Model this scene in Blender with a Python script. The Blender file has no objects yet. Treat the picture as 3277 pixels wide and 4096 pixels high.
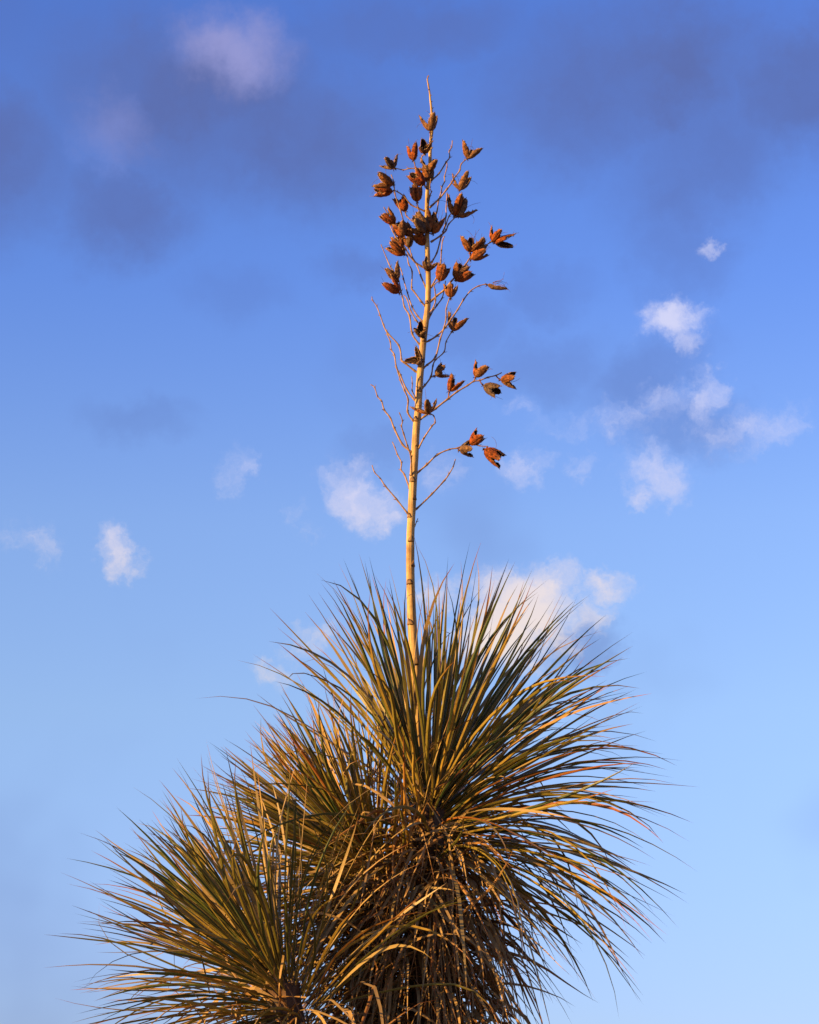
import bpy, math, random
from mathutils import Vector, Matrix, noise

S = bpy.context.scene
COL = S.collection
R = math.radians

# ------------------------------------------------------------------ camera
W_PX, H_PX, F_PX = 3277.0, 4096.0, 9150.0
PITCH = R(17.0)
CAM = Vector((0.0, -7.0, 1.5))
cd = bpy.data.cameras.new('camera'); cam = bpy.data.objects.new('camera', cd); COL.objects.link(cam)
cam.location = CAM
cam.rotation_euler = (math.pi / 2 + PITCH, 0, 0)
cd.sensor_fit = 'VERTICAL'; cd.sensor_height = 36.0; cd.lens = 36.0 * F_PX / H_PX
cd.clip_start = 0.05; cd.clip_end = 20000.0
S.camera = cam
S.cycles.max_bounces = 5; S.cycles.diffuse_bounces = 2; S.cycles.glossy_bounces = 2; S.cycles.transmission_bounces = 1
S.render.filter_size = 1.15
S.render.resolution_x, S.render.resolution_y = 819, 1024

def ray(px, py):
    x = (px - W_PX / 2) / F_PX; y = -(py - H_PX / 2) / F_PX
    c, s = math.cos(PITCH), math.sin(PITCH)
    return Vector((x, c - y * s, s + y * c))

def P(px, py, depth=0.0):
    """the point of the upright plane y = depth that a photo pixel looks at"""
    d = ray(px, py)
    return CAM + d * ((depth - CAM.y) / d.y)

PPM = F_PX / 7.25            # photo pixels for one metre near the stalk

# ------------------------------------------------------------------ sky and sun
SUN_AZ, SUN_EL = R(63.0), R(11.0)      # azimuth: left of straight behind the camera
to_sun = Vector((-math.sin(SUN_AZ) * math.cos(SUN_EL), -math.cos(SUN_AZ) * math.cos(SUN_EL), math.sin(SUN_EL)))
sl = bpy.data.lights.new('sun', 'SUN'); so = bpy.data.objects.new('sun', sl); COL.objects.link(so)
sl.energy = 5.0; sl.angle = R(0.5); sl.color = (1.0, 0.58, 0.20)
so.location = (-6, -6, 8)
so.rotation_euler = to_sun.to_track_quat('Z', 'Y').to_euler()

S.view_settings.view_transform = 'Standard'; S.view_settings.look = 'None'
S.view_settings.exposure = 1.585   # low sun, exposed for the plant; S.view_settings.gamma = 1.0; S.view_settings.use_curve_mapping = False

world = bpy.data.worlds.new('World'); S.world = world; world.use_nodes = True
world.cycles.sampling_method = 'MANUAL'; world.cycles.sample_map_resolution = 256
nt = world.node_tree; nt.nodes.clear()

def N(t, kind, **kw):
    n = t.nodes.new(kind)
    for k, v in kw.items(): setattr(n, k, v)
    return n

def math_node(t, op, a, b=None, c=None, clamp=False):
    n = N(t, 'ShaderNodeMath', operation=op, use_clamp=clamp)
    for i, v in enumerate((a, b, c)):
        if v is None: continue
        if isinstance(v, (int, float)): n.inputs[i].default_value = v
        else: t.links.new(v, n.inputs[i])
    return n.outputs[0]

def vmath(t, op, a, b=None, scale=None):
    n = N(t, 'ShaderNodeVectorMath', operation=op)
    for i, v in enumerate((a, b)):
        if v is None: continue
        if isinstance(v, (tuple, list)): n.inputs[i].default_value = v
        else: t.links.new(v, n.inputs[i])
    if scale is not None:
        if isinstance(scale, (int, float)): n.inputs['Scale'].default_value = scale
        else: t.links.new(scale, n.inputs['Scale'])
    return n

def mixc(t, fac, a, b, mode='MIX'):
    n = N(t, 'ShaderNodeMix', data_type='RGBA', blend_type=mode)
    for k, v in ((0, fac), (6, a), (7, b)):
        if isinstance(v, (int, float)): n.inputs[k].default_value = v
        elif isinstance(v, (tuple, list)): n.inputs[k].default_value = tuple(v) + (1.0,) * (4 - len(v))
        else: t.links.new(v, n.inputs[k])
    return n.outputs[2]

def smooth(t, v, lo, hi, a=0.0, b=1.0):
    n = N(t, 'ShaderNodeMapRange', interpolation_type='SMOOTHSTEP')
    t.links.new(v, n.inputs[0])
    for i, x in enumerate((lo, hi, a, b)): n.inputs[i + 1].default_value = x
    return n.outputs[0]

def noise_node(t, vec, scale, detail=4, rough=0.55, dist=0.0):
    n = N(t, 'ShaderNodeTexNoise')
    t.links.new(vec, n.inputs['Vector'])
    n.inputs['Scale'].default_value = scale; n.inputs['Detail'].default_value = detail
    n.inputs['Roughness'].default_value = rough; n.inputs['Distortion'].default_value = dist
    return n

def ramp(t, v, stops, interp='LINEAR'):
    n = N(t, 'ShaderNodeValToRGB'); t.links.new(v, n.inputs[0])
    n.color_ramp.interpolation = interp
    el = n.color_ramp.elements
    while len(el) < len(stops): el.new(0.5)
    for e, (p, c) in zip(el, stops):
        e.position = p; e.color = tuple(c) + (1.0,) * (4 - len(c))
    return n.outputs[0]

def lin(r, g, b):
    f = lambda c: (c / 255 / 12.92) if c < 10.3 else ((c / 255 + 0.055) / 1.055) ** 2.4
    return (f(r), f(g), f(b))

# --- the sky itself: a Nishita atmosphere with the sun where the lamp is, graded by height
sky = N(nt, 'ShaderNodeTexSky', sky_type='NISHITA', sun_disc=False)
sky.sun_elevation = SUN_EL
sky.sun_rotation = math.atan2(to_sun.x, to_sun.y)
sky.air_density = 1.0; sky.dust_density = 0.4; sky.ozone_density = 2.0
tc = N(nt, 'ShaderNodeTexCoord'); dirv = tc.outputs['Generated']
sep = N(nt, 'ShaderNodeSeparateXYZ'); nt.links.new(dirv, sep.inputs[0])
az = math_node(nt, 'ARCTAN2', sep.outputs[0], sep.outputs[1])
el = math_node(nt, 'ARCSINE', sep.outputs[2])
STR = 0.05
elu = math_node(nt, 'DIVIDE', el, R(90.0), clamp=True)
def sky_el(py):
    d = ray(1638, py).normalized(); return math.asin(d.z) / R(90.0)
GRADE = [(100, (0.83, 1.02, 1.95)), (1140, (1.00, 1.18, 2.04)), (2090, (1.36, 1.38, 1.86)),
         (2850, (1.34, 1.32, 1.68)), (3800, (1.00, 1.04, 1.63)), (4096, (0.90, 0.97, 1.63))]
grade = ramp(nt, elu, sorted([(sky_el(p), tuple(v / 2.2 for v in c)) for p, c in GRADE]))
gn = vmath(nt, 'SCALE', grade, scale=2.2)
base = mixc(nt, 1.0, sky.outputs[0], gn.outputs[0], 'MULTIPLY')
bright = vmath(nt, 'SCALE', base, scale=1.0).outputs[0]

# --- clouds: soft patches fixed to directions of the sky (azimuth, elevation), broken up by noise
az_el = N(nt, 'ShaderNodeCombineXYZ'); nt.links.new(az, az_el.inputs[0]); nt.links.new(el, az_el.inputs[1])
w1 = noise_node(nt, az_el.outputs[0], 22.0, 5, 0.6)
w2 = noise_node(nt, az_el.outputs[0], 65.0, 5, 0.65)
wa = vmath(nt, 'SUBTRACT', w1.outputs['Color'], (0.5, 0.5, 0.5))
wb = vmath(nt, 'SUBTRACT', w2.outputs['Color'], (0.5, 0.5, 0.5))
warp = vmath(nt, 'ADD', vmath(nt, 'SCALE', wa.outputs[0], scale=0.030).outputs[0],
             vmath(nt, 'SCALE', wb.outputs[0], scale=0.024).outputs[0])
pos = vmath(nt, 'ADD', az_el.outputs[0], warp.outputs[0]).outputs[0]
OV = 3277.0 / 1725.0
def blob(x, y, rx, ry, rot=0.0, amp=1.0, soft=0.0):
    d = ray(x * OV, y * OV).normalized()
    a0, e0 = math.atan2(d.x, d.y), math.asin(d.z)
    m = N(nt, 'ShaderNodeMapping', vector_type='TEXTURE')
    nt.links.new(pos, m.inputs[0])
    m.inputs['Location'].default_value = (a0, e0, 0)
    m.inputs['Rotation'].default_value = (0, 0, R(rot))
    m.inputs['Scale'].default_value = (rx * OV / F_PX, ry * OV / F_PX, 1)
    l = vmath(nt, 'LENGTH', m.outputs[0]).outputs['Value']
    return smooth(nt, l, 1.0, soft, 0.0, amp)
def total(lst):
    out = None
    for b in lst:
        v = blob(*b)
        out = v if out is None else math_node(nt, 'MAXIMUM', out, v)
    return out
# slate blue cloud undersides, high up
dark = total([(x, y, rx * 1.45, ry * 1.5, ro, a, 0.15) for x, y, rx, ry, ro, a in [(470, 240, 430, 190, -8, 1.0), (260, 430, 180, 120, 0, 0.7), (620, 320, 230, 110, -10, 0.75), (1330, 180, 330, 170, 8, 1.0),
              (1470, 330, 240, 170, 30, 0.6), (750, 565, 95, 45, 5, 0.32), (500, 630, 120, 60, 0, 0.22), (1165, 612, 120, 60, 15, 0.32),
              (1440, 520, 130, 110, 40, 0.4), (1160, 770, 180, 75, 0, 0.30), (1350, 795, 170, 80, 15, 0.42), (1430, 890, 170, 75, -5, 0.35),
              (290, 880, 120, 50, 0, 0.3), (820, 930, 120, 60, 30, 0.25), (-60, 330, 260, 160, 0, 0.8), (1700, 180, 240, 150, 0, 0.8),
              (1225, 1355, 100, 55, 15, 0.5), (1000, 690, 130, 60, 10, 0.25), (850, 60, 330, 70, 0, 0.5)]])
dn = noise_node(nt, pos, 16.0, 5, 0.55)
dgen = smooth(nt, noise_node(nt, az_el.outputs[0], 5.0, 4, 0.5).outputs['Fac'], 0.52, 0.70, 0.0, 0.30)
dmask = math_node(nt, 'MAXIMUM', math_node(nt, 'MULTIPLY', dark, smooth(nt, dn.outputs['Fac'], 0.25, 0.65, 0.62, 1.05)), dgen)
DARKTINT = tuple(lin(93, 110, 172))
darkc = mixc(nt, math_node(nt, 'MULTIPLY', dmask, 0.95, clamp=True), base, tuple(v / 0.15 for v in DARKTINT))
# pale sunlit puffs and veils
lite = total([(x, y, rx * 1.42, ry * 1.42, ro, a) for x, y, rx, ry, ro, a in [(1412, 668, 82, 62, 0, 1.0), (1440, 720, 60, 50, 0, 0.7), (765, 1050, 105, 75, -30, 0.95), (820, 1090, 60, 50, 0, 0.7),
              (245, 1165, 62, 72, 20, 0.85), (1390, 985, 105, 75, -15, 0.8), (1345, 1030, 60, 35, 0, 0.7), (1110, 985, 70, 60, 20, 0.6),
              (1495, 825, 60, 70, 0, 0.7), (1290, 885, 190, 60, 4, 0.52), (1400, 850, 90, 40, 20, 0.5), (1210, 975, 50, 35, 0, 0.45),
              (510, 1010, 60, 50, -30, 0.42), (612, 1085, 45, 40, -30, 0.40), (650, 1135, 35, 28, 0, 0.36), (1272, 1222, 92, 42, 6, 0.72),
              (1105, 1290, 125, 105, 10, 1.4), (1050, 1350, 130, 80, 0, 1.3), (1150, 1225, 80, 50, 0, 0.8), (1235, 1300, 75, 55, 20, 0.62),
              (925, 1265, 90, 55, 10, 0.72), (1170, 1350, 90, 60, 15, 0.6),
              (560, 1412, 90, 45, 8, 0.52), (640, 1345, 90, 55, 20, 0.5), (700, 1500, 60, 40, 0, 0.4), (1500, 510, 30, 32, 0, 0.7),
              (1070, 865, 80, 35, 0, 0.35), (930, 1000, 90, 50, -20, 0.42), (1600, 900, 160, 70, 0, 0.55), (60, 1150, 110, 60, 0, 0.45)]])
ln = noise_node(nt, pos, 42.0, 8, 0.64)
lmask = smooth(nt, math_node(nt, 'ADD', lite, math_node(nt, 'MULTIPLY', math_node(nt, 'SUBTRACT', ln.outputs['Fac'], 0.5), 1.5)), 0.12, 1.2, 0.0, 1.0)
lgate = smooth(nt, lite, 0.0, 0.30)
lmask = math_node(nt, 'MULTIPLY', lmask, lgate)
# the same scattered puffs go on round the rest of the sky
far = smooth(nt, math_node(nt, 'ABSOLUTE', az), 0.20, 0.40)
fn = noise_node(nt, pos, 9.0, 7, 0.6)
lmask = math_node(nt, 'MAXIMUM', lmask, math_node(nt, 'MULTIPLY', smooth(nt, fn.outputs['Fac'], 0.56, 0.74, 0.0, 0.8), far))
warmth = smooth(nt, el, sky_el(2900) * R(90), sky_el(1700) * R(90))
lcol = mixc(nt, warmth, lin(253, 232, 212), lin(214, 216, 248))
lcol = vmath(nt, 'SCALE', lcol, scale=1.0 / 0.15).outputs[0]
cloudy = mixc(nt, math_node(nt, 'MULTIPLY', lmask, 0.94, clamp=True), darkc, lcol)
# the lavender glow where the high cloud thins out
glow = total([(492, 95, 190, 130, 0, 1.0), (240, 275, 130, 110, 0, 0.35)])
cloudy = mixc(nt, math_node(nt, 'MULTIPLY', glow, 0.62), cloudy, tuple(v / 0.15 for v in lin(172, 170, 222)))
bg = N(nt, 'ShaderNodeBackground'); bg.inputs['Strength'].default_value = STR
nt.links.new(cloudy, bg.inputs[0])
wo = N(nt, 'ShaderNodeOutputWorld'); nt.links.new(bg.outputs[0], wo.inputs[0])

# ------------------------------------------------------------------ materials
def new_mat(name, rough=0.6, spec=0.3):
    m = bpy.data.materials.new(name); m.use_nodes = True
    t = m.node_tree; b = t.nodes['Principled BSDF']
    b.inputs['Roughness'].default_value = rough
    b.inputs['Specular IOR Level'].default_value = spec
    return m, t, b

def attr(t, name):
    n = N(t, 'ShaderNodeAttribute', attribute_name=name); return n.outputs['Fac']

def add_bump(t, b, h, strength, dist):
    n = N(t, 'ShaderNodeBump'); n.inputs['Strength'].default_value = strength; n.inputs['Distance'].default_value = dist
    t.links.new(h, n.inputs['Height']); t.links.new(n.outputs[0], b.inputs['Normal'])

def leaf_material(name, stops, tip, base_col, rough):
    """colour runs with 'rnd' from leaf to leaf, with 't' from base to tip"""
    m, t, b = new_mat(name, rough, 0.35)
    r = attr(t, 'rnd'); tt = attr(t, 't')
    col = ramp(t, r, stops)
    geo = N(t, 'ShaderNodeNewGeometry')
    n1 = noise_node(t, geo.outputs['Position'], 26.0, 3, 0.6)
    n2 = noise_node(t, geo.outputs['Position'], 140.0, 3, 0.6)
    k = math_node(t, 'ADD', math_node(t, 'MULTIPLY', n1.outputs['Fac'], 0.9), math_node(t, 'MULTIPLY', n2.outputs['Fac'], 0.5))
    col = mixc(t, 1.0, col, ramp(t, k, [(0.35, (0.55, 0.55, 0.5)), (0.72, (1, 1, 1)), (1.0, (1.0, 0.95, 0.8))]), 'MULTIPLY')
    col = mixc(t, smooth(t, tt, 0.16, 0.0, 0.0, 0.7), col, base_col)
    thr = math_node(t, 'ADD', tt, math_node(t, 'MULTIPLY', math_node(t, 'SUBTRACT', r, 0.5), 0.35))
    col = mixc(t, smooth(t, thr, 0.74, 1.0, 0.0, 0.9), col, tip)
    e = attr(t, 'edge')
    col = mixc(t, smooth(t, e, 0.70, 1.0, 0.0, 0.7), col, (0.26, 0.18, 0.07))
    t.links.new(col, b.inputs['Base Color'])
    add_bump(t, b, n2.outputs['Fac'], 0.35, 0.002)
    b.inputs['Specular IOR Level'].default_value = 0.18
    return m

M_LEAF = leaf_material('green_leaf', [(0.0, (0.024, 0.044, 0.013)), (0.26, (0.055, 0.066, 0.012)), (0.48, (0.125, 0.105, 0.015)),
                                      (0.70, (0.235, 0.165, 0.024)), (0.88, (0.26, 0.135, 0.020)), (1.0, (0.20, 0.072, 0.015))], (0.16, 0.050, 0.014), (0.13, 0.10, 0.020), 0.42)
M_DEAD = leaf_material('dry_leaf', [(0.0, (0.045, 0.017, 0.005)), (0.3, (0.105, 0.042, 0.010)), (0.6, (0.165, 0.078, 0.020)),
                                    (0.85, (0.215, 0.118, 0.036)), (1.0, (0.20, 0.130, 0.062))], (0.11, 0.036, 0.010), (0.05, 0.021, 0.007), 0.6)

def stem_material(name, c_lo, c_mid, c_hi, zscale):
    m, t, b = new_mat(name, 0.62, 0.25)
    tcn = N(t, 'ShaderNodeTexCoord')
    mp = N(t, 'ShaderNodeMapping'); t.links.new(tcn.outputs['Object'], mp.inputs[0])
    mp.inputs['Scale'].default_value = (1, 1, zscale)
    n1 = noise_node(t, mp.outputs[0], 260.0, 4, 0.62)
    n2 = noise_node(t, tcn.outputs['Object'], 17.0, 4, 0.6)
    k = math_node(t, 'ADD', math_node(t, 'MULTIPLY', n1.outputs['Fac'], 0.65), math_node(t, 'MULTIPLY', n2.outputs['Fac'], 0.35))
    col = ramp(t, k, [(0.40, c_lo), (0.52, c_mid), (0.68, c_hi)])
    sc = attr(t, 'scar')
    col = mixc(t, math_node(t, 'MULTIPLY', sc, 0.85, clamp=True), col, (0.06, 0.026, 0.012))
    t.links.new(col, b.inputs['Base Color'])
    add_bump(t, b, n1.outputs['Fac'], 0.6, 0.003)
    return m
M_STALK = stem_material('straw_stalk', (0.150, 0.080, 0.024), (0.340, 0.228, 0.078), (0.440, 0.325, 0.140), 0.03)
M_TWIG = stem_material('dry_twig', (0.145, 0.076, 0.033), (0.264, 0.165, 0.073), (0.343, 0.238, 0.112), 0.2)

def pod_material(name, stops, rough):
    m, t, b = new_mat(name, rough, 0.35)
    r = attr(t, 'rnd'); tt = attr(t, 't')
    tcn = N(t, 'ShaderNodeTexCoord')
    col = ramp(t, r, stops)
    n1 = noise_node(t, tcn.outputs['Object'], 95.0, 5, 0.65)
    n2 = noise_node(t, tcn.outputs['Object'], 480.0, 3, 0.7)
    wv = N(t, 'ShaderNodeTexWave', wave_type='BANDS', bands_direction='Z')
    t.links.new(tcn.outputs['Object'], wv.inputs[0])
    wv.inputs['Scale'].default_value = 95.0; wv.inputs['Distortion'].default_value = 9.0; wv.inputs['Detail'].default_value = 3.0
    wv.inputs['Detail Scale'].default_value = 2.0
    col = mixc(t, 1.0, col, ramp(t, n1.outputs['Fac'], [(0.34, (0.10, 0.08, 0.08)), (0.5, (0.75, 0.7, 0.65)), (0.66, (1.5, 1.4, 1.2))]), 'MULTIPLY')
    col = mixc(t, smooth(t, n2.outputs['Fac'], 0.60, 0.74, 0.0, 0.45), col, (0.27, 0.15, 0.065))
    col = mixc(t, smooth(t, tt, 0.72, 1.05, 0.0, 0.5), col, (0.24, 0.14, 0.06))
    col = mixc(t, smooth(t, attr(t, 'rim'), 0.45, 1.0, 0.0, 0.85), col, (0.34, 0.22, 0.10))
    t.links.new(col, b.inputs['Base Color'])
    col2 = mixc(t, math_node(t, 'MULTIPLY', attr(t, 'groove'), 0.8, clamp=True), col, (0.018, 0.008, 0.004))
    t.links.new(col2, b.inputs['Base Color'])
    b.inputs['Specular IOR Level'].default_value = 0.15
    h = math_node(t, 'ADD', math_node(t, 'MULTIPLY', wv.outputs['Fac'], 0.5), math_node(t, 'ADD', n2.outputs['Fac'], n1.outputs['Fac']))
    add_bump(t, b, h, 0.75, 0.003)
    return m
M_POD = pod_material('seed_pod_outside', [(0.0, (0.140, 0.024, 0.004)), (0.35, (0.232, 0.056, 0.006)), (0.62, (0.213, 0.078, 0.016)),
                                          (0.85, (0.165, 0.093, 0.041)), (1.0, (0.128, 0.088, 0.056))], 0.6)
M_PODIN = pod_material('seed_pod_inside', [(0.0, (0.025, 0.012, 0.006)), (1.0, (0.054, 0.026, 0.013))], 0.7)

def plain_noise_material(name, a, b_, scale, bump):
    m, t, b = new_mat(name, 0.9, 0.15)
    geo = N(t, 'ShaderNodeNewGeometry')
    n1 = noise_node(t, geo.outputs['Position'], scale, 8, 0.65)
    t.links.new(ramp(t, n1.outputs['Fac'], [(0.3, a), (0.7, b_)]), b.inputs['Base Color'])
    add_bump(t, b, n1.outputs['Fac'], 0.6, bump)
    return m
M_SOIL = plain_noise_material('desert_soil', (0.22, 0.15, 0.095), (0.36, 0.26, 0.17), 3.0, 0.05)
M_BARK = plain_noise_material('yucca_bark', (0.035, 0.020, 0.011), (0.11, 0.065, 0.036), 28.0, 0.02)

# ------------------------------------------------------------------ mesh helpers
class Geo:
    def __init__(s): s.v, s.f, s.mi, s.at = [], [], [], {}
    def attr(s, name, vals):
        a = s.at.setdefault(name, []); a.extend([0.0] * (len(s.v) - len(vals) - len(a))); a.extend(vals)
    def add(s, v, f, mi=0, **at):
        o = len(s.v); s.v.extend(v); s.f.extend([tuple(i + o for i in q) for q in f]); s.mi.extend([mi] * len(f))
        for k, vals in at.items():
            if isinstance(vals, (int, float)): vals = [vals] * len(v)
            s.attr(k, vals)
    def build(s, name, mats, parent=None, smooth_=True, origin=None, kind=None):
        o3 = origin or Vector((0, 0, 0))
        me = bpy.data.meshes.new(name)
        me.from_pydata([tuple(Vector(p) - o3) for p in s.v], [], s.f)
        for m in mats: me.materials.append(m)
        me.polygons.foreach_set('material_index', s.mi)
        me.polygons.foreach_set('use_smooth', [smooth_] * len(s.f))
        for k, vals in s.at.items():
            vals = vals + [0.0] * (len(s.v) - len(vals))
            me.attributes.new(k, 'FLOAT', 'POINT').data.foreach_set('value', vals)
        me.update()
        ob = bpy.data.objects.new(name, me); COL.objects.link(ob)
        if parent is not None:
            ob.parent = parent
            ob.location = o3 - world_loc(parent)
        else: ob.location = o3
        if kind: ob['kind'] = kind
        return ob

def world_loc(o):
    v = Vector(o.location)
    while o.parent is not None:
        o = o.parent; v += Vector(o.location)
    return v

def frames(pts):
    n = len(pts); T = []
    for i in range(n):
        d = pts[min(i + 1, n - 1)] - pts[max(i - 1, 0)]
        T.append(d.normalized() if d.length > 1e-9 else Vector((0, 0, 1)))
    a = Vector((0, 1, 0)) if abs(T[0].y) < 0.9 else Vector((1, 0, 0))
    u = T[0].cross(a).normalized(); out = []
    for i in range(n):
        u = (u - T[i] * u.dot(T[i])).normalized()
        out.append((T[i], u, T[i].cross(u)))
    return out

def tube(pts, rad, sides=6, wob=None):
    fr = frames(pts); v = []; f = []
    for i, (p, (t, u, w)) in enumerate(zip(pts, fr)):
        for k in range(sides):
            a = 2 * math.pi * k / sides
            r = rad[i] * (wob(i, k) if wob else 1.0)
            v.append(p + (u * math.cos(a) + w * math.sin(a)) * r)
    for i in range(len(pts) - 1):
        for k in range(sides):
            k2 = (k + 1) % sides
            f.append((i * sides + k, i * sides + k2, (i + 1) * sides + k2, (i + 1) * sides + k))
    f.append(tuple(range(sides - 1, -1, -1)))
    o = (len(pts) - 1) * sides
    f.append(tuple(o + k for k in range(sides)))
    return v, f

def catmull(pts, sub):
    out = []
    n = len(pts)
    for i in range(n - 1):
        p0, p1, p2, p3 = pts[max(i - 1, 0)], pts[i], pts[i + 1], pts[min(i + 2, n - 1)]
        for k in range(sub):
            t = k / sub
            out.append(0.5 * ((2 * p1) + (p2 - p0) * t + (2 * p0 - 5 * p1 + 4 * p2 - p3) * t * t + (3 * p1 - p0 - 3 * p2 + p3) * t ** 3))
    out.append(pts[-1].copy())
    return out

def empty(name, loc):
    o = bpy.data.objects.new(name, None); COL.objects.link(o); o.location = loc; o.empty_display_size = 0.2
    return o

def rv(rng, s=1.0): return Vector((rng.gauss(0, s), rng.gauss(0, s), rng.gauss(0, s)))

# ------------------------------------------------------------------ ground
g = Geo()
rings = [0.0, 1.5, 3, 6, 12, 25, 60, 150, 500, 2000, 9000]; SEG = 48
vv = [Vector((0, 0, 0))]; ff = []
for ri, r in enumerate(rings[1:]):
    for k in range(SEG):
        a = 2 * math.pi * k / SEG
        x, y = r * math.cos(a), r * math.sin(a)
        vv.append(Vector((x, y, noise.noise(Vector((x * 0.15, y * 0.15, 3))) * min(r, 8) * 0.02 - 0.03)))
for k in range(SEG): ff.append((0, 1 + k, 1 + (k + 1) % SEG))
for ri in range(len(rings) - 2):
    o1, o2 = 1 + ri * SEG, 1 + (ri + 1) * SEG
    for k in range(SEG): ff.append((o1 + k, o2 + k, o2 + (k + 1) % SEG, o1 + (k + 1) % SEG))
g.add(vv, ff)
ground = g.build('ground', [M_SOIL], kind='structure')

# ------------------------------------------------------------------ yucca heads
DOWN = Vector((0, 0, -1))
def leaf_geo(rng, p0, d0, up, L, W, grav, rnd, seg=8, kink=0.0, twist=0.0, curl=0.0, gp=1.4, thick=0.22, taper=0.62):
    """one sword leaf: three-sided blade along a bent path; returns verts, faces, attributes, mid point"""
    side0 = d0.cross(up)
    side0 = side0.normalized() if side0.length > 1e-4 else Vector((1, 0, 0))
    pts = [p0.copy()]; p = p0.copy(); jig = Vector((0, 0, 0)); kv = rv(rng, kink * 0.8)
    cdir = (rv(rng) + Vector((0, 0, 0.5))).normalized()
    for i in range(seg):
        s = (i + 0.5) / seg
        kv = kv * 0.72 + rv(rng, kink * 0.62)
        jig += kv
        d = (d0 + DOWN * grav * s ** gp + jig + cdir * curl * s ** 3).normalized()
        p = p + d * (L / seg); pts.append(p.copy())
    fr = []
    sd = side0
    for i in range(seg + 1):
        t = (pts[min(i + 1, seg)] - pts[max(i - 1, 0)]).normalized()
        sd = (sd - t * sd.dot(t)).normalized()
        a = twist * i / seg
        nrm = sd.cross(t)
        fr.append((sd * math.cos(a) + nrm * math.sin(a), None, t))
    v = []; f = []; tt = []; ed = []
    for i in range(seg):
        s = i / seg
        w = W * (0.70 + 0.30 * math.sin(min(s / 0.45, 1) * math.pi / 2)) * (1.0 if s < taper else max(0.0, 1 - ((s - taper) / (1 - taper)) ** 1.25)) * 0.5
        sdv = fr[i][0]; n = sdv.cross(fr[i][2])
        cup = w * 0.25
        v += [pts[i] + sdv * w + n * cup, pts[i] - n * (w * 2 * thick), pts[i] - sdv * w + n * cup]
        tt += [s] * 3; ed += [1.0, 0.0, 1.0]
    v.append(pts[seg]); tt.append(1.0); ed.append(0.5)
    for i in range(seg - 1):
        a, b = i * 3, (i + 1) * 3
        f += [(a, a + 1, b + 1, b), (a + 1, a + 2, b + 2, b + 1), (a + 2, a, b, b + 2)]
    a = (seg - 1) * 3; e = seg * 3
    f += [(a, a + 1, e), (a + 1, a + 2, e), (a + 2, a, e), (2, 1, 0)]
    return v, f, dict(rnd=[rnd] * len(v), t=tt, edge=ed), pts

def show_size(pts):
    """roughly how large a leaf shows: its length across the view, nearer ones first"""
    a, b = pts[0], pts[-1]
    m = pts[len(pts) // 2]
    return (Vector((a.x - b.x, 0, a.z - b.z)).length + 0.25) * (1.0 - 0.8 * m.y)

def emit_leaves(lst, name, mass_name, mat, parent, limit=300):
    lst.sort(key=lambda q: -show_size(q[3]))
    for v, f, at, pts in lst[:limit]:
        g = Geo(); g.add(v, f, 0, **at); g.build(name, [mat], parent, smooth_=False, origin=pts[0])
    rest = lst[limit:]
    if rest:
        g = Geo()
        for v, f, at, pts in rest: g.add(v, f, 0, **at)
        g.build(mass_name, [mat], parent, smooth_=False, origin=rest[0][3][0], kind='stuff')

def perp(axis):
    a = Vector((0, 0, 1)).cross(axis)
    if a.length < 0.05: a = Vector((1, 0, 0))
    a.normalize(); return a, axis.cross(a).normalized()

def rosette(rng, C, axis, n, L, W, thmax, thmin=3.0, crown=0.22, grav=0.55, gate=None, dryness=0.0):
    u, w = perp(axis); out = []
    for i in range(n):
        fr = (i + rng.random()) / n
        ct = math.cos(R(thmin)) - fr * (math.cos(R(thmin)) - math.cos(R(thmax)))
        th = math.acos(ct); az_ = i * 2.399963 + rng.gauss(0, 0.22)
        rad = u * math.cos(az_) + w * math.sin(az_)
        final = axis * math.cos(th) + rad * math.sin(th)
        if gate and rng.random() > gate(final, math.degrees(th)): continue
        bend = min(th, R(12) + R(26) * (th / R(90)))
        th0 = th - bend * 0.75 + rng.gauss(0, 0.07)
        d0 = axis * math.cos(th0) + rad * math.sin(th0)
        p0 = C + axis * (crown * (0.5 - fr)) + rad * (0.02 + 0.035 * min(1, fr * 2))
        l = L * rng.uniform(0.80, 1.06) * (0.86 if fr < 0.05 else 1.0)
        g_ = grav * (0.25 + 0.9 * fr) * rng.uniform(0.5, 1.4)
        rnd = min(1, max(0, rng.gauss(0.34 + dryness + 0.16 * fr, 0.26)))
        out.append(leaf_geo(rng, p0, d0, axis + rv(rng, 0.25), l * (1.0 + 0.10 * max(0.0, fr - 0.45)), W * rng.uniform(0.78, 1.15), g_, rnd,
                            seg=10, kink=(0.014 + 0.026 * fr) * (2.6 if rng.random() < 0.2 else 1.0), twist=rng.gauss(0, 0.7), curl=rng.gauss(0.08, 0.32) * (2.5 if rng.random() < 0.12 else 1.0)))
    return out

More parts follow.
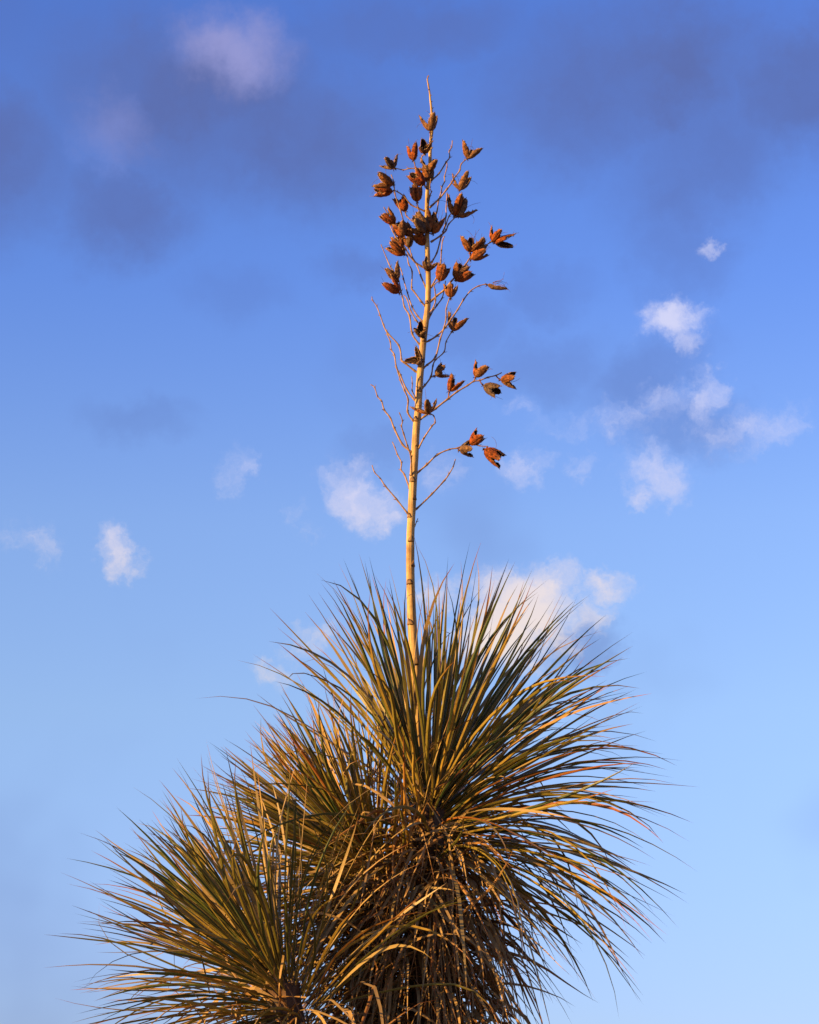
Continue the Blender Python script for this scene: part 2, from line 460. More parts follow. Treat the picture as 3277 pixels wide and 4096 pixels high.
def skirt(rng, top, bottom, n, L, W, r0=0.07, spread=1.0, face=None, rise=0.0):
    """dry leaves hanging round the trunk, kinked and curled"""
    out = []
    for i in range(n):
        s = rng.random() ** 1.2
        c = top.lerp(bottom, s)
        a = rng.uniform(0, 2 * math.pi)
        rad = Vector((math.cos(a), math.sin(a), 0))
        if face is not None and rng.random() > face(rad, s): continue
        lift = rng.uniform(-0.5, 0.75) * (1.0 - 0.5 * s) + rise
        d0 = (rad * spread * rng.uniform(0.5, 1.25) + Vector((0, 0, lift)) + rv(rng, 0.16)).normalized()
        out.append(leaf_geo(rng, c + rad * r0 * rng.uniform(0.6, 1.1), d0, Vector((0, 0, 1)) + rv(rng, 0.4), L * rng.uniform(0.55, 1.1),
                            W * rng.uniform(0.6, 1.1), rng.uniform(1.8, 4.2), rng.random() ** 1.1, seg=9, kink=rng.choice((0.05, 0.09, 0.16)),
                            twist=rng.gauss(0, 2.2), curl=rng.gauss(0, 1.0), gp=rng.uniform(0.8, 1.4), thick=0.12, taper=0.45))
    return out

def tangle(rng, C, n, box, L):
    """loose dry blades, curled and sticking out every way, caught among the leaf bases"""
    out = []
    for i in range(n):
        p = C + Vector((rng.gauss(0, box[0]), -abs(rng.gauss(0, box[1])), rng.gauss(0, box[2])))
        d0 = (rv(rng, 0.8) + Vector((0, -0.15, 0.1))).normalized()
        out.append(leaf_geo(rng, p, d0, rv(rng), L * rng.uniform(0.35, 1.1), 0.0095 * rng.uniform(0.5, 1.1), rng.uniform(0.2, 2.2), 0.25 + 0.75 * rng.random(), seg=10,
                            kink=rng.choice((0.05, 0.10, 0.20)), twist=rng.gauss(0, 3.0), curl=rng.gauss(0, 2.2), gp=rng.uniform(0.7, 1.6), thick=0.12, taper=0.4))
    return out

def fibres(rng, C, n, rad, parent):
    """the pale curly threads that peel off the leaf margins"""
    g = Geo()
    for i in range(n):
        p = C + rv(rng, rad); d = rv(rng).normalized(); ax = rv(rng).normalized()
        pts = [p.copy()]; k = rng.uniform(0.25, 0.75)
        for j in range(7):
            d = (Matrix.Rotation(k, 3, ax) @ d + rv(rng, 0.08)).normalized(); p = p + d * rng.uniform(0.006, 0.012); pts.append(p.copy())
        v, f = tube(pts, [0.00035] * 8, 3)
        g.add(v, f, 0, rnd=0.9, t=0.4, edge=0.0)
    g.build('leaf_fibres', [M_DEAD], parent, origin=Vector(C), kind='stuff')

def trunk(rng, base, top, r0, r1, parent):
    pts = []; n = 26
    mid = base.lerp(top, 0.5) + Vector((0, 0, 0)) + Vector(((base.x - top.x) * 0.15, (base.y - top.y) * 0.15, 0))
    ctrl = catmull([base, mid, top], n // 2)
    rad = [r0 + (r1 - r0) * i / (len(ctrl) - 1) for i in range(len(ctrl))]
    v, f = tube(ctrl, rad, 14, lambda i, k: 1 + 0.10 * math.sin(i * 2.1 + k * 1.3) + rng.uniform(-0.08, 0.08))
    g = Geo(); g.add(v, f)
    g.build('trunk', [M_BARK], parent, smooth_=False, origin=base)

def make_yucca(label, C, axis, base, sk, nleaf, L, W, thmax, gate, nskirt, seed, skirt_len=0.9, spread=1.0, face=None, grav=0.55, dryness=0.0, Ls=0.6):
    rng = random.Random(seed)
    t = empty('soaptree_yucca', base)
    t['label'] = label; t['category'] = 'yucca'; t['group'] = 'yuccas of the clump'
    trunk(rng, base, C + axis * 0.02, 0.11, 0.052, t)
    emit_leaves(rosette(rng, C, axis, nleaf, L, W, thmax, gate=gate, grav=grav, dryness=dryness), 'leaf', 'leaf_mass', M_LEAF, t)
    emit_leaves((tangle(rng, C + Vector((-0.06, -0.05, -0.24)), 130, (0.08, 0.07, 0.15), 0.40)) + skirt(rng, C - axis * sk, C - axis * sk + (base - C).normalized() * skirt_len, nskirt, Ls, 0.0105, spread=spread, face=face),
                'dry_leaf', 'dry_leaf_mass', M_DEAD, t)
    fibres(rng, C + axis * 0.1, 160, 0.09, t)
    return t

# tall yucca, the one that flowered
C1 = P(1720, 3265, 0.0)
def gate1(d, th):
    if d.x < -0.58 and th > 60: return 0.12
    if th < 50 and d.y > -0.05 and (d.x * 53 + d.y * 91 + d.z * 37) % 1.0 < 0.42: return 0.0
    if d.y < -0.05 and abs(d.x) < 0.30 and th < 60: return 0.30
    if th > 48 and d.y < -0.55: return 0.22
    if th > 100: return 0.85
    return 1.0
def face1(rad, s):
    return 1.0
Y1 = make_yucca('tall yucca carrying the flower stalk with dried seed pods', C1, Vector((0.05, -0.02, 1)).normalized(), Vector((C1.x, 0.05, -0.02)), 0.11,
                880, 0.755, 0.0112, 143, gate1, 1000, 11, skirt_len=1.0, spread=0.65, grav=0.95, Ls=0.5)
# the one leaning away to the left behind it
C2 = P(1515, 3500, 0.10)
def gate2(d, th):
    if th > 60 and d.x > 0.2: return 0.35
    if th > 50 and d.y < -0.6: return 0.3
    return 1.0
Y2 = make_yucca('leaning yucca without a stalk squeezed between the tall yucca and the low one', C2, Vector((-0.62, -0.10, 0.78)).normalized(), Vector((C2.x + 0.02, 0.25, -0.02)), 0.12,
                680, 0.56, 0.0092, 128, gate2, 420, 22, skirt_len=0.8, spread=0.9, grav=0.35, dryness=0.14)
# low one, lower left, in front
C3 = P(1140, 3960, -0.32)
def gate3(d, th):
    if th < 40 and d.z > 0.75: return 0.55
    if d.x > 0.12: return 0.45
    if th > 70 and d.y < -0.6: return 0.5
    return 1.0
Y3 = make_yucca('low yucca without a stalk growing out to the left of the leaning one', C3, Vector((-0.48, -0.12, 0.85)).normalized(), Vector((C3.x + 0.12, -0.15, -0.02)), 0.12,
                540, 0.63, 0.0095, 122, gate3, 420, 38, skirt_len=0.7, spread=0.9, grav=0.8)

# ------------------------------------------------------------------ flower stalk
rng = random.Random(5)
def ra(u, v): return (1440 + u * 0.4058, 280 + v * 0.4058)
def rb(u, v): return (1440 + u * 0.4058, 880 + v * 0.4058)
def rc(u, v): return (1440 + u * 0.4058, 1400 + v * 0.4058)
STALK = [(1715, 302, 2.2), (1710, 317, 2.6), (1714, 341, 3.0), (1719, 370, 3.4), (1722, 400, 3.8), (1726, 434, 4.6), (1728, 470, 5.0), (1729, 523, 5.5), (1724, 556, 6.0),
         (1721, 613, 6.5), (1720, 686, 7.0), (1711, 759, 7.8), (1708, 848, 8.4), (1708, 929, 9.0), (1710, 1002, 10.0), (1714, 1107, 9.8), (1712, 1217, 11.0),
         (1704, 1286, 12.0), (1694, 1367, 12.5), (1686, 1448, 13.0), (1679, 1529, 13.5), (1675, 1602, 13.8), (1672, 1651, 14.0), (1666, 1708, 14.2),
         (1657, 1867, 15.0), (1652, 1948, 15.2), (1647, 2049, 15.4), (1643, 2130, 15.6), (1642, 2210, 16.0), (1643, 2337, 16.5), (1652, 2546, 18.0),
         (1663, 2660, 18.5), (1668, 2770, 19.0), (1676, 2950, 20.0), (1690, 3130, 22.0), (1706, 3250, 24.0)]
def stalk_depth(py): return 0.02 - 0.10 * (3250 - py) / 3000 * 0.5
sp_raw = [P(x, y, stalk_depth(y)) for x, y, r in STALK]
spts = catmull(sp_raw, 4); srad = []
for i in range(len(STALK) - 1):
    for k in range(4): srad.append((STALK[i][2] + (STALK[i + 1][2] - STALK[i][2]) * k / 4) / PPM)
srad.append(STALK[-1][2] / PPM)
g = Geo()
v, f = tube(spts, srad, 20, lambda i, k: 1 + 0.05 * math.sin(k * 2.5 + i * 0.03) + 0.045 * math.sin(k * 5.7 + 1) + rng.uniform(-0.03, 0.03))
g.add(v, f, 0, scar=0.0)
# the bract scars where side branches and old leaves sat
def scar(p, t, r, side):
    u = (side - t * side.dot(t)).normalized(); w = t.cross(u)
    n = 7; vv = []; ff = []
    for j in range(n):
        a = -0.85 + 1.7 * j / (n - 1)
        rad = (u * math.cos(a) + w * math.sin(a)); h = (1 - (a / 0.9) ** 2)
        vv += [p + rad * r * 1.0 - t * r * 0.28, p + rad * r * (1.13 + 0.10 * rng.random()) + t * r * 0.15 * h, p + rad * r * (1.05) + t * r * (0.35 + 1.1 * h * rng.uniform(0.6, 1.1))]
    for j in range(n - 1):
        a, b = j * 3, j * 3 + 3
        ff += [(a, b, b + 1, a + 1), (a + 1, b + 1, b + 2, a + 2), (a + 2, b + 2, b, a)]
    g.add(vv, ff, 0, scar=[rng.uniform(0.5, 1.0) for _ in vv])
for y, sx in ((2163, 0.2), (2330, -0.3), (2660, 0.3), (1925, -0.2), (1990, 0.9), (1690, -0.5), (1570, 0.1), (1460, 0.6), (2060, -1), (1790, 0.8), (2250, 1.0), (1362, 0.2), (1220, -0.6), (2480, -0.7)):
    k = min(range(len(spts)), key=lambda i: abs(spts[i].z - P(1650, y).z))
    t = (spts[max(k - 1, 0)] - spts[min(k + 1, len(spts) - 1)]).normalized()
    scar(spts[k], t, srad[k], Vector((sx, -1 + abs(sx) * 0.4, 0)))
# little bracts on the thin top
for i in range(2, 40, 3):
    t = (spts[i - 1] - spts[i + 1]).normalized(); sd = Vector((rng.choice((-1, 1)) * rng.uniform(0.5, 1), rng.uniform(-1, 0.4), 0)).normalized()
    a = spts[i]; q = [a, a + sd * srad[i] * 1.6 + t * 0.002, a + sd * srad[i] * 2.4 + t * 0.005]
    v, f = tube(q, [srad[i] * 0.6, srad[i] * 0.42, srad[i] * 0.12], 5); g.add(v, f, 0, scar=0.45)
g.build('flower_stalk', [M_STALK], Y1, origin=spts[-1])

# ------------------------------------------------------------------ side branches (photo polylines, from the stalk outwards)
BR = []
def br(fn, pts, slope, r0=3.6, r1=2.0, start=None):
    BR.append(dict(px=[fn(*p) for p in pts], slope=slope, r0=r0, r1=r1, start=start))
br(ra, [(700, 1092), (780, 1020), (850, 910), (885, 860), (880, 800), (905, 760), (912, 695)], 0.35, 3.4)
br(ra, [(685, 1358), (790, 1260), (860, 1170), (905, 1110), (925, 1070), (985, 990), (995, 935), (1035, 890), (1062, 873)], -0.35, 4.0)
br(ra, [(690, 1500), (755, 1410), (775, 1290), (800, 1210), (810, 1150), (835, 1100), (835, 1050), (858, 960), (858, 910)], 0.45, 3.2)
br(ra, [(672, 1345), (690, 1240), (705, 1200), (690, 1160), (700, 1070)], -0.5, 3.0)
br(ra, [(700, 1695), (800, 1630), (850, 1580), (875, 1520), (940, 1450), (962, 1410)], 0.2, 4.2)
br(ra, [(705, 1900), (760, 1800), (800, 1650), (830, 1570), (850, 1440), (850, 1360), (860, 1210)], 0.5, 3.4)
br(ra, [(815, 1600), (850, 1520), (880, 1440), (920, 1395)], 0.1, 3.2)
br(ra, [(700, 2150), (780, 1990), (798, 1880), (805, 1780), (815, 1680), (835, 1640)], -0.5, 3.4)
br(ra, [(640, 1392), (580, 1365), (500, 1325), (440, 1250), (370, 1200), (330, 1185)], -0.25, 4.0)
br(ra, [(645, 1700), (560, 1660), (500, 1600), (440, 1510), (405, 1400), (375, 1310), (345, 1220), (335, 1110), (308, 1030)], -0.55, 3.6)
br(ra, [(650, 1960), (600, 1932), (540, 1890), (490, 1830), (440, 1750), (380, 1680), (330, 1600), (300, 1530), (285, 1440), (235, 1350)], -0.35, 4.2)
br(ra, [(690, 1010), (610, 978), (555, 970), (480, 972), (430, 985), (340, 965)], 0.1, 3.4)
br(ra, [(680, 1010), (600, 985), (550, 960), (540, 920), (526, 888)], -0.3, 3.2)
br(ra, [(680, 960), (605, 910), (615, 850), (635, 826)], -0.6, 3.0)
br(ra, [(700, 720), (695, 640), (690, 612)], -0.8, 3.2)
br(ra, [(660, 1480), (590, 1400), (570, 1340), (565, 1300)], -0.7, 3.0)
br(ra, [(655, 1560), (560, 1520), (460, 1440), (452, 1392)], 0.0, 3.2)
br(rb, [(655, 860), (610, 810), (530, 700), (510, 670), (515, 510), (480, 430), (465, 350), (440, 330)], -0.1, 3.8)
br(rb, [(660, 690), (600, 550), (560, 440), (510, 350), (490, 270), (478, 240)], 0.35, 3.4)
br(rb, [(690, 810), (760, 745), (830, 690), (900, 605), (940, 560), (1040, 440), (1090, 370), (1180, 285), (1240, 250), (1305, 208)], -0.2, 4.4, 2.4)
br(rb, [(660, 1030), (700, 930), (760, 840), (810, 770), (830, 690), (845, 600)], 0.3, 3.6)
br(rb, [(680, 920), (720, 870), (745, 790), (740, 690), (730, 640), (775, 602)], -0.55, 3.4)
br(rb, [(625, 1460), (660, 1430), (745, 1350), (790, 1180), (830, 1060), (850, 960), (850, 880), (880, 780), (895, 768)], -0.3, 4.2)
br(rb, [(640, 1205), (680, 1190), (760, 1140), (840, 1060), (900, 975), (960, 890), (1020, 790), (1090, 700), (1170, 650), (1250, 632)], -0.12, 4.2, 2.2)
br(rb, [(610, 1665), (640, 1630), (700, 1545), (720, 1440), (745, 1380), (830, 1300), (850, 1200), (910, 1092)], 0.25, 4.0)
br(rc, [(585, 690), (640, 650), (740, 580), (870, 480), (960, 410), (1060, 350), (1120, 310), (1180, 300), (1260, 270), (1340, 250), (1400, 222)], -0.12, 4.6, 2.2)
br(rc, [(560, 990), (580, 965), (630, 870), (710, 750), (742, 715), (728, 650), (680, 620)], -0.55, 4.0)
br(rb, [(590, 1520), (545, 1490), (430, 1400), (410, 1380), (385, 1240), (270, 1110), (235, 1040), (200, 940), (165, 850), (125, 790), (118, 755)], -0.1, 4.4, 1.8)
br(rb, [(570, 1800), (540, 1775), (460, 1670), (400, 1530), (360, 1450), (340, 1330), (310, 1280), (300, 1200), (272, 1130), (265, 1080)], 0.25, 4.0, 2.2)
br(rc, [(560, 720), (525, 695), (470, 610), (475, 490), (440, 400), (400, 300), (375, 220), (358, 160)], -0.3, 4.4)
br(rb, [(620, 1270), (585, 1225), (515, 1120), (490, 950), (440, 860), (420, 760), (405, 700), (375, 570), (300, 460), (265, 380), (208, 240)], -0.05, 4.0, 1.8)
br(rb, [(620, 1050), (555, 990), (500, 890), (465, 780), (430, 740)], 0.4, 3.4)
br(rb, [(630, 1010), (572, 950), (515, 855), (470, 720), (430, 580), (410, 500), (375, 435)], 0.2, 3.4, 1.8)
br(rc, [(525, 1270), (510, 1240), (505, 1060), (470, 950), (430, 820), (410, 750), (420, 700), (388, 615)], -0.6, 4.0, 2.0)
br(rc, [(545, 1060), (505, 1005), (420, 930), (340, 775), (300, 670), (240, 590), (215, 505), (175, 460), (145, 370), (105, 340)], -0.05, 4.6, 2.0)
br(rc, [(515, 1400), (490, 1360), (440, 1230), (405, 1180), (410, 1110), (370, 1030), (345, 960), (320, 905)], 0.2, 3.8, 2.0)
br(rc, [(500, 1630), (470, 1610), (360, 1470), (250, 1340), (200, 1265), (145, 1205), (120, 1135)], -0.2, 4.0, 1.8)
br(rc, [(535, 1580), (560, 1565), (710, 1420), (830, 1290), (880, 1220), (920, 1150), (942, 1075)], 0.1, 4.0, 2.0)
br(rc, [(555, 1225), (585, 1195), (660, 1130), (760, 1035), (880, 980), (965, 965), (1070, 920), (1180, 945), (1262, 950)], -0.15, 4.4, 1.8)
br(rc, [(560, 500), (545, 465), (515, 400), (518, 330), (510, 260)], -0.5, 3.0, 1.6)
br(rc, [(520, 1760), (540, 1740), (560, 1690), (572, 1660)], 0.1, 2.6, 1.6)

branch_pts = []        # (pixel, point, depth) of every branch vertex, for hanging the pods on
for k, b in enumerate(BR):
    px = b['px']; d = stalk_depth(px[0][1]); pts = []; acc = 0.0
    for i, (x, y) in enumerate(px):
        if i: acc += math.hypot(x - px[i - 1][0], y - px[i - 1][1]) / PPM
        dep = d + b['slope'] * acc * (1.0 - 0.25 * min(1, acc / 0.4)) + (0.0 if i == 0 else rng.uniform(-1, 1) * 0.004)
        q = P(x, y, dep); pts.append(q); branch_pts.append(((x, y), q, dep))
    sm = catmull(pts, 5); n = len(sm)
    rad = []
    for i in range(n):
        s = i / (n - 1)
        r = (b['r0'] + (b['r1'] - b['r0']) * s ** 0.8) / PPM
        if i % 5 == 0 and 0 < i < n - 1: r *= 1.38
        elif i % 5 in (1, 4): r *= 1.08
        if s < 0.06: r *= 1.25
        rad.append(r * rng.uniform(0.93, 1.07))
    g = Geo(); v, f = tube(sm, rad, 7); sc = []
    for i in range(n): sc += [0.55 if (i % 5 == 0 or i < 3) else 0.12 * rng.random()] * 7
    g.add(v, f, 0, scar=sc)
    for i in range(5, n - 1, 5):                      # stub or hooked bract at each node
        if rng.random() < 0.12: continue
        t = (sm[min(i + 1, n - 1)] - sm[i - 1]).normalized()
        sd = rv(rng); sd = (sd - t * sd.dot(t)); sd.y *= 0.4; sd.normalize()
        L = rng.uniform(4, 11) / PPM; r = rad[i] * 0.62
        q = [sm[i], sm[i] + sd * L * 0.5 + t * L * 0.15, sm[i] + sd * L * 0.85 + t * L * 0.5, sm[i] + sd * L * rng.uniform(0.6, 1.1) + t * L * 0.9]
        v, f = tube(q, [r, r * 0.7, r * 0.45, r * 0.2], 5); g.add(v, f, 0, scar=0.5)
    g.build('branch', [M_TWIG], Y1, origin=sm[0])

# ------------------------------------------------------------------ seed pods
def valve_geo(rng, base, axis, rad, L, spread, Wm, openness, rnd, torn):
    tang = axis.cross(rad).normalized()
    nu, nv = 12, 12
    p = base.copy(); spine = []; curl = rng.uniform(-0.2, 0.6)
    for i in range(nu + 1):
        s = i / nu
        a = spread * min(1, 0.45 + s) + (R(66) + (R(8) - R(66)) * (s / 0.35) ** 0.8 if s < 0.35 else R(8) - R(30) * (s - 0.35) / 0.65) + (curl * max(0, (s - 0.80) / 0.2) ** 1.5)
        d = axis * math.cos(a) + rad * math.sin(a)
        n = rad * math.cos(a) - axis * math.sin(a)
        spine.append((p.copy(), n)); p = p + d * (L / nu)
    g = Geo(); psi_m = R(158 - 70 * openness)
    edge_jit = [[rng.uniform(0.0, 1.0) ** 2 for _ in range(nu + 1)] for _ in range(2)]
    bite = (rng.uniform(0.55, 0.8), rng.uniform(0.05, 0.12)) if rng.random() < torn else None
    def grid(shell, out):
        vs = []; ts = []; gr = []
        for i in range(nu + 1):
            s = i / nu; pp, n = spine[i]
            w = Wm * max(0.10, math.sin(math.pi * (0.10 + 0.835 * s)) ** 0.50) * (1.04 - 0.10 * s)
            for j in range(nv + 1):
                k = j / nv * 2 - 1
                lim = psi_m
                e = edge_jit[0 if k < 0 else 1][i]
                lim *= (1 - 0.20 * e) * (1 - 0.26 * s * s)
                if bite and abs(s - bite[0]) < bite[1] and k > 0: lim *= 0.55
                ps = k * lim
                r = w * (1 - 0.10 * math.exp(-(ps / 0.22) ** 2)) * shell
                nz = 1 + 0.06 * math.sin(ps * 7 + rnd * 9) + 0.16 * noise.noise((pp + n * r * math.cos(ps) + tang * r * math.sin(ps)) * 160.0 + Vector((rnd * 50, 0, 0)))
                q = pp - n * w * 0.95 + (n * math.cos(ps) * 0.98 + tang * math.sin(ps)) * r * nz
                vs.append(q); ts.append(s); gr.append(math.exp(-(ps / 0.16) ** 2) * (0.6 if 0.08 < s < 0.9 else 0.1))
        return vs, ts, [1.0 if (q % (nv + 1)) in (0, nv) or q >= nu * (nv + 1) else 0.0 for q in range(len(vs))], gr
    vo, ts, rm, gr = grid(1.0, True); vi, _, _, _ = grid(0.84, False)
    f = []; m = nv + 1
    for i in range(nu):
        for j in range(nv): f.append((i * m + j, i * m + j + 1, (i + 1) * m + j + 1, (i + 1) * m + j))
    g.add(vo, f, 0, rnd=rnd, t=ts, rim=rm, groove=gr)
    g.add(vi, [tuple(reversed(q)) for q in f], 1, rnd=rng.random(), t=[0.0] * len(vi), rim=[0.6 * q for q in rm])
    o = len(vo); rim = []
    for i in range(nu):
        rim += [(i * m, (i + 1) * m, o + (i + 1) * m, o + i * m), (i * m + nv, o + i * m + nv, o + (i + 1) * m + nv, (i + 1) * m + nv)]
    for j in range(nv):
        rim.append((nu * m + j, nu * m + j + 1, o + nu * m + j + 1, o + nu * m + j))
    g.f += rim; g.mi += [0] * len(rim)
    # torn fringe along the opening and a dry beak at the tip
    for i in range(2, nu):
        for j, sgn in ((0, -1), (nv, 1)):
            if rng.random() < 0.35: continue
            a = vo[i * m + j]; b = vo[(i + 1) * m + j]; mid = (a + b) / 2
            nrm = spine[i][1]
            tip = mid - nrm * rng.uniform(0.0005, 0.0050) + tang * sgn * rng.uniform(-0.001, 0.0035) + rv(rng, 0.0006)
            c = vi[i * m + j]
            g.add([a, a.lerp(b, 0.55), c, tip], [(0, 1, 3), (1, 2, 3), (2, 0, 3)], 0, rnd=min(1, rnd + 0.25), t=[0.9] * 4, rim=[1.0] * 4)
    pp, n = spine[nu]; d = (spine[nu][0] - spine[nu - 1][0]).normalized()
    q = [pp - n * Wm * 0.05 - d * 0.002, pp + d * 0.003, pp + d * 0.0055 + n * 0.0015 * rng.uniform(-0.5, 1.5)]
    v, f = tube(q, [Wm * 0.16, Wm * 0.09, Wm * 0.015], 5); g.add(v, f, 0, rnd=min(1, rnd + 0.2), t=0.95)
    return g

PODS = []
def pod(fn, b, t, spread=14, cam=0.15, wid=1.0, n=3, rnd=None, roll=None, hairs=None): PODS.append((fn(*b), fn(*t), spread, cam, wid, n, rnd, roll, hairs))
pod(ra, (695, 608), (695, 440), 20, 0.25, 0.95, rnd=0.75)
pod(ra, (640, 828), (645, 715), 24, 0.9, 1.0, rnd=0.5)
pod(ra, (528, 892), (520, 750), 6, 0.0, 0.85, rnd=0.45, roll=0.5)
pod(ra, (336, 972), (262, 850), 34, 0.1, 0.85, rnd=0.85, roll=1.6)
pod(ra, (328, 1135), (165, 1055), 16, 0.3, 1.0, rnd=0.6)
pod(ra, (326, 1195), (150, 1185), 3, 0.1, 1.05, rnd=0.25, roll=0.4)
pod(ra, (685, 1005), (700, 860), 30, 0.45, 0.95, rnd=0.8, roll=0.9)
pod(ra, (640, 1135), (505, 1010), 8, 0.15, 1.1, rnd=0.2)
pod(ra, (690, 1110), (650, 985), 8, -0.2, 0.9, rnd=0.9)
pod(ra, (565, 1302), (545, 1145), 10, 0.2, 1.0, rnd=0.45)
pod(ra, (452, 1395), (395, 1255), 6, 0.1, 1.05, rnd=0.3)
pod(ra, (350, 1515), (225, 1410), 14, 0.25, 0.95, rnd=0.5)
pod(ra, (420, 1655), (372, 1500), 5, 0.2, 1.0, rnd=0.55)
pod(ra, (500, 1640), (440, 1520), 6, -0.1, 0.85, rnd=0.7)
pod(ra, (655, 1600), (480, 1490), 14, 0.3, 1.05, rnd=0.9, roll=2.0)
pod(ra, (690, 1590), (595, 1400), 12, 0.15, 1.15, rnd=0.85)
pod(ra, (720, 1615), (762, 1440), 8, 0.2, 1.05, rnd=0.75, roll=1.1)
pod(ra, (645, 1725), (530, 1600), 10, 0.25, 1.05, rnd=0.45)
pod(ra, (438, 1825), (300, 1690), 12, 0.2, 0.95, rnd=0.5)
pod(ra, (480, 1755), (480, 1650), 8, 0.3, 0.85, rnd=0.8)
pod(ra, (420, 1760), (360, 1640), 8, -0.1, 0.85, rnd=0.65)
pod(ra, (985, 1185), (1030, 1015), 24, 0.1, 0.85, rnd=0.9, hairs=5)
pod(ra, (930, 1440), (950, 1225), 14, 0.25, 1.05, rnd=0.5)
pod(ra, (965, 1445), (1070, 1310), 16, -0.1, 0.95, rnd=0.8)
pod(ra, (1095, 1865), (1235, 1775), 10, 0.2, 0.95, rnd=0.35, hairs=5)
pod(ra, (1085, 1800), (1110, 1620), 30, 0.3, 1.05, rnd=0.7, hairs=6)
pod(ra, (1170, 1800), (1210, 1690), 14, -0.2, 0.9, rnd=0.85)
pod(ra, (1300, 1690), (1380, 1570), 22, 0.2, 0.9, rnd=0.35, hairs=3)
pod(ra, (1330, 1705), (1515, 1710), 14, 0.1, 0.85, n=2, rnd=0.4, hairs=4)
pod(ra, (1060, 875), (1130, 735), 26, 0.05, 0.85, rnd=0.75, n=3, roll=0.2, hairs=4)
pod(rb, (388, 722), (255, 590), 12, 0.25, 1.0, rnd=0.3)
pod(rb, (372, 600), (290, 460), 14, 0.3, 1.05, rnd=0.7)
pod(rb, (660, 505), (690, 385), 28, 0.75, 0.95, rnd=0.85)
pod(rb, (780, 605), (825, 445), 10, 0.2, 1.1, rnd=0.4)
pod(rb, (940, 580), (1000, 435), 9, 0.2, 0.9, rnd=0.7)
pod(rb, (950, 600), (1100, 505), 9, 0.2, 0.85, rnd=0.45)
pod(rb, (893, 768), (900, 630), 22, 0.15, 0.9, rnd=0.65)
pod(rb, (1255, 640), (1440, 622), 2, 0.05, 0.7, n=1, rnd=0.9, roll=-1.55, hairs=7)
pod(rb, (912, 1095), (970, 930), 24, 0.1, 0.9, rnd=0.75, hairs=3)
pod(rb, (605, 1150), (592, 1075), 20, 1.3, 0.95, rnd=0.9)
pod(rb, (605, 1385), (525, 1350), 34, 0.9, 0.95, rnd=0.85, hairs=4)
pod(rb, (742, 1535), (850, 1455), 24, 0.1, 0.8, rnd=1.0, hairs=2)
pod(rb, (880, 1692), (950, 1545), 14, 0.1, 0.85, rnd=0.5)
pod(rb, (1138, 1552), (1225, 1420), 18, 0.25, 0.95, rnd=0.55, hairs=3)
pod(rb, (1215, 1630), (1370, 1690), 10, 0.1, 0.95, rnd=1.0, hairs=3)
pod(rb, (1385, 1575), (1535, 1570), 20, 0.2, 0.95, rnd=0.65, hairs=2)
pod(rb, (682, 1912), (630, 1745), 40, 0.2, 0.85, rnd=0.6, roll=1.57)
pod(rc, (978, 990), (1105, 960), 26, 0.1, 0.85, rnd=0.85)
pod(rc, (1082, 930), (1205, 835), 12, 0.2, 1.05, rnd=0.3)
pod(rc, (1225, 980), (1395, 1080), 8, 0.1, 1.0, rnd=0.35)

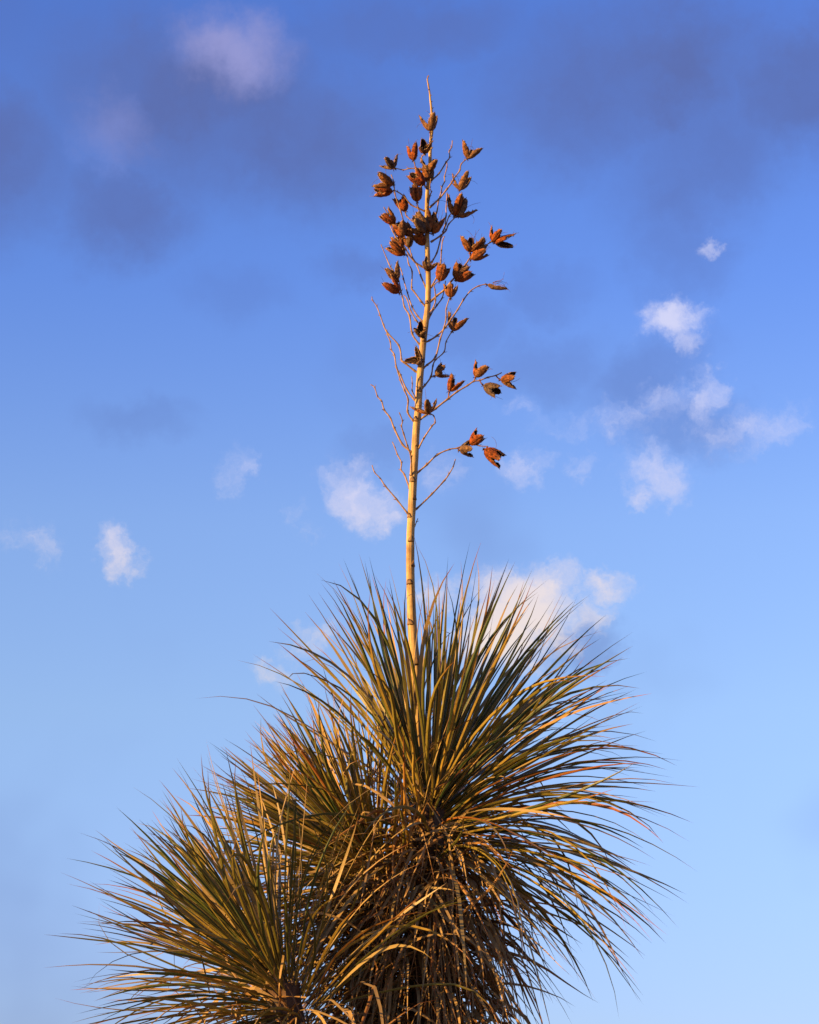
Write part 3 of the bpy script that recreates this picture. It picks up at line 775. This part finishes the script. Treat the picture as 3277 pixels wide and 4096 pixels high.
for k, (b, t, spread, camt, wid, nval, rnd, roll, hairs) in enumerate(PODS):
    _, bp, dep = min(branch_pts, key=lambda q: math.hypot(q[0][0] - b[0], q[0][1] - b[1]))
    # hung on the nearest branch joint, or on the stalk when that is nearer
    js = min(range(len(STALK)), key=lambda i: math.hypot(STALK[i][0] - b[0], STALK[i][1] - b[1]))
    near_b = math.hypot(*(Vector(min(branch_pts, key=lambda q: math.hypot(q[0][0] - b[0], q[0][1] - b[1]))[0]) - Vector(b)))
    near_s = math.hypot(STALK[js][0] - b[0], STALK[js][1] - b[1])
    if near_s < near_b:
        sx = Vector((STALK[js][0], STALK[js][1])); bp = sp_raw[js]; dep = stalk_depth(STALK[js][1])
        if near_s < 22: dep -= 0.022
    base3 = P(b[0], b[1], dep)
    L2 = math.hypot(t[0] - b[0], t[1] - b[1]) / PPM
    tip3 = P(t[0], t[1], dep - camt * L2)
    axis = (tip3 - base3); L = max(0.045, min(0.085, axis.length)); axis.normalize()
    r = rnd if rnd is not None else rng.random()
    e1, e2 = perp(axis); ph = roll if roll is not None else rng.uniform(0, 2.1)
    g = Geo()
    # pedicel, receptacle and the remains of the flower
    q = catmull([bp, bp.lerp(base3, 0.55) + Vector((0, 0, -0.002)), base3, base3 + axis * 0.004], 3)
    v, f = tube(q, [0.0021 + 0.0016 * (i / (len(q) - 1)) ** 3 for i in range(len(q))], 6); g.add(v, f, 0, rnd=0.75, t=0.3)
    for j in range(6):
        a = j * 1.05 + rng.random(); rd = e1 * math.cos(a) + e2 * math.sin(a)
        l = rng.uniform(0.006, 0.013); w_ = rd.cross(axis) * 0.0022
        q0, q1, q2 = base3 + rd * 0.002, base3 + rd * 0.0055 - axis * l * 0.25, base3 + rd * 0.008 - axis * l * 0.75
        g.add([q0 + w_, q0 - w_, q1 + w_ * 0.8, q1 - w_ * 0.8, q2], [(0, 1, 3, 2), (2, 3, 4)], 0, rnd=0.9, t=0.8)
    for j in range(hairs if hairs is not None else rng.choice((1, 2, 3))):
        rd = e1 * rng.gauss(0, 1) + e2 * rng.gauss(0, 1); rd.normalize()
        d = (axis + rd * 0.45).normalized(); p = base3 + axis * L * 0.30 + rd * 0.006; pts = [p.copy()]; ax_ = rv(rng).normalized(); kk = rng.uniform(0.08, 0.34)
        for i in range(9):
            d = (Matrix.Rotation(kk, 3, ax_) @ d).normalized(); p = p + d * L * 0.125; pts.append(p.copy())
        v, f = tube(pts, [0.0008 - 0.00005 * i for i in range(10)], 4); g.add(v, f, 0, rnd=0.85, t=0.6)
    po = g.build('seed_pod', [M_POD, M_PODIN], Y1, origin=base3)
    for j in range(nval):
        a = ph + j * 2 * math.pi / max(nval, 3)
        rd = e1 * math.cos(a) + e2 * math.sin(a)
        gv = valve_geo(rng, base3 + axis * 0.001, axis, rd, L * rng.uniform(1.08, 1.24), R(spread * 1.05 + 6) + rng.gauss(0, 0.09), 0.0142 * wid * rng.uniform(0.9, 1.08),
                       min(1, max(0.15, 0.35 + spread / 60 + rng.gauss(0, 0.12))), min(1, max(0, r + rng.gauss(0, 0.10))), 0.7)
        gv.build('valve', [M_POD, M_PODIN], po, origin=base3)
